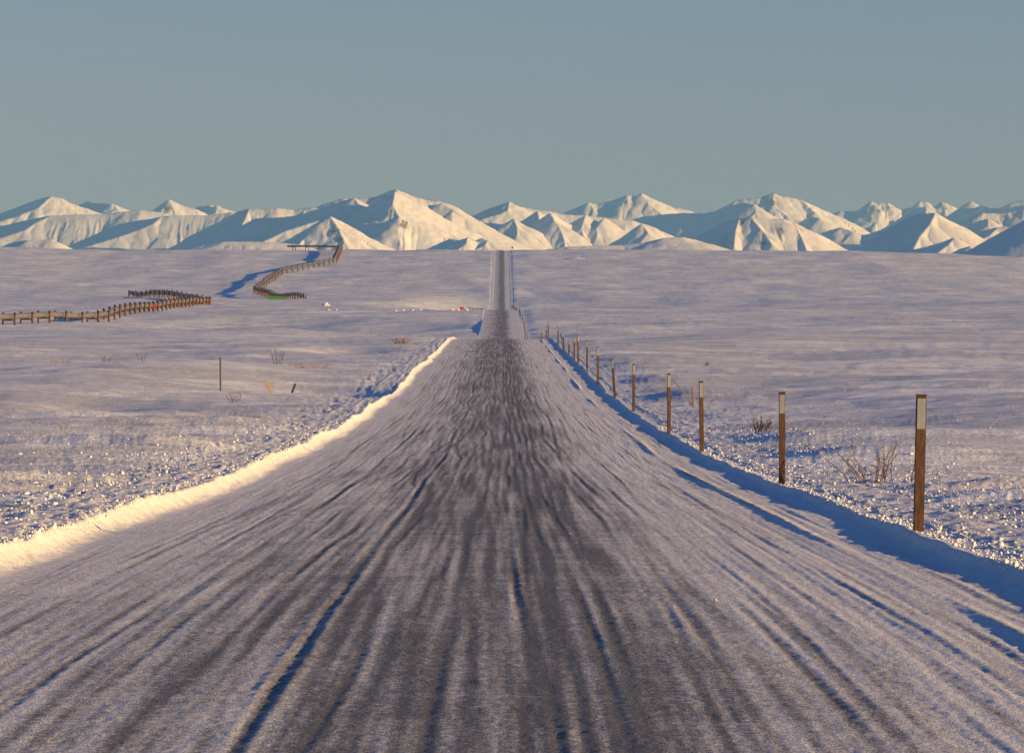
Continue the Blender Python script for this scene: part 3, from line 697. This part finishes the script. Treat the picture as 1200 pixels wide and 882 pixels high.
massif(23300, [('u', .5, [(656, 267), (650, 258), (645, 249)]), ('b', 1.2, [(656, 267), (648, 270), (640, 276), (625, 287), (618, 293)]), ('k', 0, [(656, 267), (664, 278), (680, 283), (692, 288)]), ('s', .5, [(656, 267), (661, 280), (662, 290)])], .6, seed=107, rough=.7)
massif(23400, [('u', .5, [(681, 267), (684, 259), (686, 252)]), ('u', .5, [(699, 267), (704, 260), (708, 255)]), ('b', 1.2, [(681, 267), (672, 269), (662, 271)]), ('s', .5, [(681, 267), (684, 276), (680, 283)]), ('b', 1.2, [(699, 267), (692, 269), (684, 270)]), ('k', 0, [(681, 267), (690, 269), (699, 267), (712, 272), (720, 276), (740, 286)]), ('s', .5, [(699, 267), (700, 276), (697, 283)])], .6, seed=109, rough=.7)
massif(29600, [('b', 1.2, [(690, 237), (675, 243), (660, 250), (640, 256)]), ('s', .55, [(690, 237), (696, 245), (694, 252), (682, 257)]),
               ('k', 0, [(690, 237), (700, 239), (716, 235), (735, 228.5), (745, 230), (752, 226), (765, 232), (775, 237), (790, 243), (808, 246), (820, 254)]),
               ('s', .55, [(733, 229), (727, 244), (722, 256)]), ('s', .55, [(742, 230), (739, 246), (736, 258)]), ('s', .55, [(752, 226), (760, 238), (775, 250), (785, 262)]), ('s', .55, [(716, 235), (712, 247), (705, 258)])],
       .62, rock=[(733, 238, 6), (741, 240, 6)], seed=111)
massif(28600, [('b', .9, [(824, 249), (800, 249.5), (775, 251), (752, 254), (735, 259)]), ('s', .35, [(824, 249), (820, 262), (803, 275), (775, 281), (745, 286)]), ('k', 0, [(824, 249), (840, 256)])], .5, seed=113, rough=.5)
massif(22500, [('k', 0, [(735, 280), (745, 270), (752, 262), (765, 266), (783, 278), (800, 286)]), ('s', .5, [(752, 262), (760, 272), (748, 287)])], .6, seed=115, rough=.6)
massif(14500, [('k', 0, [(640, 292), (668, 288.5), (700, 287.5), (730, 287), (755, 284), (778, 278.5), (800, 277.5), (815, 281), (830, 290), (838, 296)]), ('s', .35, [(812, 280), (802, 289), (795, 294)])], .32, seed=117, rough=.3)
massif(27500, [('k', 0, [(800, 262), (822, 250), (838, 247), (850, 241), (862, 235), (880, 231.5), (893, 230), (905, 225.5), (912, 229), (925, 231), (938, 233.5), (955, 241), (970, 248), (985, 254)]),
               ('s', .5, [(905, 226), (906, 240), (922, 252), (950, 262)]), ('s', .5, [(850, 241), (858, 250), (850, 262)]), ('s', .5, [(938, 233), (955, 248), (965, 262)])],
       .6, rock=[(904, 238, 7), (920, 230, 6), (935, 233, 5), (905, 227, 5)], seed=121)
massif(26600, [('b', 1.2, [(884, 239), (872, 237), (860, 240), (852, 248)]), ('s', .5, [(884, 239), (886, 248), (878, 256)]), ('k', 0, [(884, 239), (892, 246), (900, 256)])], .6, seed=123, rough=.7)
massif(26500, [('b', 1.2, [(960, 255), (950, 253), (943, 257)]), ('s', .5, [(960, 255), (962, 262)])], .6, seed=125, rough=.7)
massif(18500, [('b', .9, [(880, 254), (866, 256), (850, 260), (835, 267), (822, 279), (810, 293)]), ('k', 0, [(880, 254), (900, 256), (918, 256), (930, 260), (948, 269), (962, 282), (972, 292)]),
               ('s', .42, [(880, 254), (892, 268), (905, 286), (908, 293)]), ('s', .42, [(866, 257), (862, 270), (860, 290)]), ('s', .42, [(930, 260), (938, 275), (945, 292)])],
       .55, rock=[(890, 282, 14), (846, 284, 13), (912, 272, 9), (955, 270, 7), (870, 262, 8)], seed=131, rough=.55)
massif(33000, [('k', 0, [(972, 252), (985, 246.5), (1000, 248), (1010, 244), (1015, 240), (1021, 235.5), (1026, 239), (1032, 237), (1040, 237), (1046, 244), (1058, 244), (1070, 243), (1077, 236.5), (1086, 236.5), (1095, 242), (1103, 236), (1112, 239), (1122, 243), (1135, 250)]),
               ('s', .6, [(1021, 236), (1024, 252), (1020, 264)]), ('s', .6, [(1040, 238), (1046, 254), (1050, 266)]), ('s', .6, [(1077, 237), (1083, 248), (1085, 256)]), ('s', .6, [(1103, 236), (1108, 248), (1110, 258)]), ('s', .6, [(1006, 246), (1008, 258), (1000, 268)])],
       .7, rock=[(1022, 246, 16), (1105, 242, 9), (1042, 246, 10)], seed=141, rough=2.0)
massif(32000, [('b', 1.2, [(1086, 243), (1078, 242), (1070, 247)]), ('s', .5, [(1086, 243), (1084, 252)])], .6, seed=142, rough=.7)
massif(24000, [('b', 1.1, [(1000, 271), (985, 266), (965, 272)]), ('b', 1.1, [(1050, 262), (1030, 270), (1010, 276)]), ('k', 0, [(1000, 271), (1010, 274)]), ('k', 0, [(1050, 262), (1062, 270)]), ('s', .5, [(1000, 271), (990, 282), (975, 290)])], .5, seed=143, rough=.6)
# cone
massif(17500, [('b', 1.15, [(1096, 249), (1078, 250), (1060, 257), (1040, 268), (1012, 293)]), ('k', 0, [(1096, 249), (1106, 255), (1130, 266), (1150, 280), (1168, 292)]),
               ('s', .42, [(1096, 249), (1090, 262), (1078, 276), (1070, 292)])], .58, seed=151, warp=.5, rough=.6)
massif(15500, [('b', 1.1, [(1118, 278), (1105, 283), (1085, 289), (1060, 294)]), ('k', 0, [(1118, 278), (1130, 284), (1140, 291), (1146, 297)]), ('s', .42, [(1118, 278), (1112, 286), (1098, 296)])], .5, seed=153, rough=.4)
massif(15300, [('b', 1.1, [(1137, 288), (1126, 291), (1114, 297)]), ('s', .42, [(1137, 288), (1138, 293), (1130, 300)]), ('k', 0, [(1137, 288), (1146, 297)])], .5, seed=154, rough=.4)
massif(30500, [('k', 0, [(1122, 250), (1132, 239.5), (1138, 235), (1144, 240), (1150, 246)]), ('k', 0, [(1160, 247), (1175, 242), (1186, 236.5), (1200, 233.5), (1230, 230), (1260, 240)]), ('s', .5, [(1138, 235), (1140, 243)])], .6, seed=161)
massif(29500, [('b', 1.2, [(1178, 244), (1163, 243), (1152, 239.8), (1142, 243), (1130, 244), (1108, 256)]), ('s', .5, [(1178, 244), (1176, 250), (1160, 256)]), ('k', 0, [(1178, 244), (1190, 250)])], .6, seed=162, rough=.6)
massif(29000, [('b', 1.2, [(1215, 238), (1195, 241), (1178, 244), (1166, 249)]), ('s', .5, [(1215, 238), (1205, 246), (1190, 252)])], .6, seed=166, rough=.6)
massif(23500, [('k', 0, [(1110, 272), (1130, 261), (1143, 252), (1152, 249), (1170, 250), (1185, 248), (1200, 244), (1240, 240)]), ('s', .5, [(1152, 249), (1156, 260), (1140, 270)]), ('s', .5, [(1175, 250), (1180, 262), (1160, 276)])], .55, rock=[(1175, 252, 7), (1188, 252, 7)], seed=163)
massif(22600, [('b', 1.2, [(1158, 256), (1148, 258), (1138, 263)]), ('s', .5, [(1158, 256), (1158, 264), (1150, 270)])], .6, seed=164, rough=.6)
massif(20000, [('b', 1.1, [(1170, 266), (1155, 269), (1138, 275), (1128, 284)]), ('k', 0, [(1170, 266), (1185, 265), (1210, 262), (1240, 268)]), ('s', .4, [(1170, 266), (1160, 275), (1145, 282), (1135, 290)])], .5, seed=165, rough=.6)
massif(12500, [('b', 1.0, [(1240, 236), (1230, 240), (1200, 264), (1182, 279), (1168, 291), (1153, 303)]), ('k', 0, [(1240, 236), (1300, 250)]), ('s', .6, [(1240, 236), (1236, 262), (1225, 303)])], .6, seed=171, warp=.35, rough=.5)

# the range runs on beyond both sides of the view
rm = random.Random(5)
for i, cx in enumerate([-190, -300, -420, -560, -740, -920, 1340, 1480, 1640, 1800, 1980, 2150]):
    py = rm.uniform(228, 252); w = rm.uniform(90, 150); D_ = rm.choice([19000, 22000, 25000, 28000])
    massif(D_, [('b', 1.0, [(cx, py), (cx - w * .3, py + 8), (cx - w * .6, py + 20), (cx - w, 292)]), ('k', 0, [(cx, py), (cx + w * .3, py + 6), (cx + w * .6, py + 18), (cx + w, 290)]),
                ('s', .42, [(cx, py), (cx - w * .1, py + 18), (cx - w * .35, py + 34), (cx - w * .5, 293)]), ('s', .45, [(cx + w * .35, py + 8), (cx + w * .4, py + 30), (cx + w * .35, 288)])], .56, seed=300 + i * 7, dx=D_ / F * 1.8)

# ------------------------------------------------------------------ light, sky, air
SUN_EL, SUN_AZ = math.radians(9.0), math.radians(20.0)      # azimuth: from due right, swung behind the camera
sd = Vector((math.cos(SUN_AZ) * math.cos(SUN_EL), -math.sin(SUN_AZ) * math.cos(SUN_EL), math.sin(SUN_EL)))
L = bpy.data.lights.new('sun', 'SUN'); L.energy = 5.0; L.angle = math.radians(.5); L.color = (1.0, .64, .255)
lo = link(bpy.data.objects.new('sun', L)); lo.rotation_euler = (-sd).to_track_quat('-Z', 'Y').to_euler(); lo.location = (60, -20, 40)
W = bpy.data.worlds.new('World'); bpy.context.scene.world = W; W.use_nodes = True
nt = W.node_tree; bg = nt.nodes['Background']
sky = nt.nodes.new('ShaderNodeTexSky'); sky.sky_type = 'NISHITA'; sky.sun_disc = False
sky.sun_elevation = SUN_EL; sky.sun_rotation = math.atan2(sd.x, sd.y)
sky.air_density = 1.0; sky.dust_density = 0; sky.ozone_density = 2.5
sep = nt.nodes.new('ShaderNodeSeparateColor'); com = nt.nodes.new('ShaderNodeCombineColor'); nt.links.new(sky.outputs[0], sep.inputs[0])
for i, (gm, gain) in enumerate(((1.12, .362), (.85, .505), (.45, 1.20))):     # deep clear winter zenith over a grey horizon
    nt.links.new(math_n(nt, 'MULTIPLY', math_n(nt, 'POWER', sep.outputs[i], gm), gain), com.inputs[i])
nt.links.new(com.outputs[0], bg.inputs[0]); bg.inputs[1].default_value = .10

# haze
bm = bmesh.new(); add_box(bm, (0, 17000, 380), (16000, 36000, 900))
hz = bm_obj('haze', bm, M_snow); hz['kind'] = 'stuff'
mh = bpy.data.materials.new('thin_cold_haze'); mh.use_nodes = True; n_ = mh.node_tree; n_.nodes.clear()
o_ = n_.nodes.new('ShaderNodeOutputMaterial'); pv = n_.nodes.new('ShaderNodeVolumePrincipled')
pv.inputs['Color'].default_value = (.28, .66, 1, 1); pv.inputs['Density'].default_value = 2.1e-5; pv.inputs['Anisotropy'].default_value = 0
n_.links.new(pv.outputs[0], o_.inputs['Volume']); hz.data.materials.clear(); hz.data.materials.append(mh)

# ------------------------------------------------------------------ camera
cam = bpy.data.cameras.new('camera'); cam.sensor_width = 36; cam.lens = F / 1200 * 36; cam.clip_start = .5; cam.clip_end = 150000
co_ = link(bpy.data.objects.new('camera', cam)); co_.location = (0, 0, ZC)
pitch = math.atan((441 - EYE) / F); yaw = math.atan((600 - CX) / F)
co_.rotation_euler = (math.pi / 2 - pitch, 0, -yaw)
sc = bpy.context.scene; sc.camera = co_
sc.view_settings.view_transform = 'Standard'; sc.view_settings.look = 'None'; sc.view_settings.exposure = 0.87; sc.view_settings.gamma = 1
sc.view_settings.use_curve_mapping = False
sc.cycles.use_denoising = True
try: sc.cycles.denoiser = 'OPENIMAGEDENOISE'; sc.cycles.denoising_input_passes = 'RGB_ALBEDO_NORMAL'; sc.cycles.denoising_prefilter = 'ACCURATE'
except Exception: pass
sc.cycles.max_bounces = 5; sc.cycles.diffuse_bounces = 3; sc.cycles.volume_bounces = 0
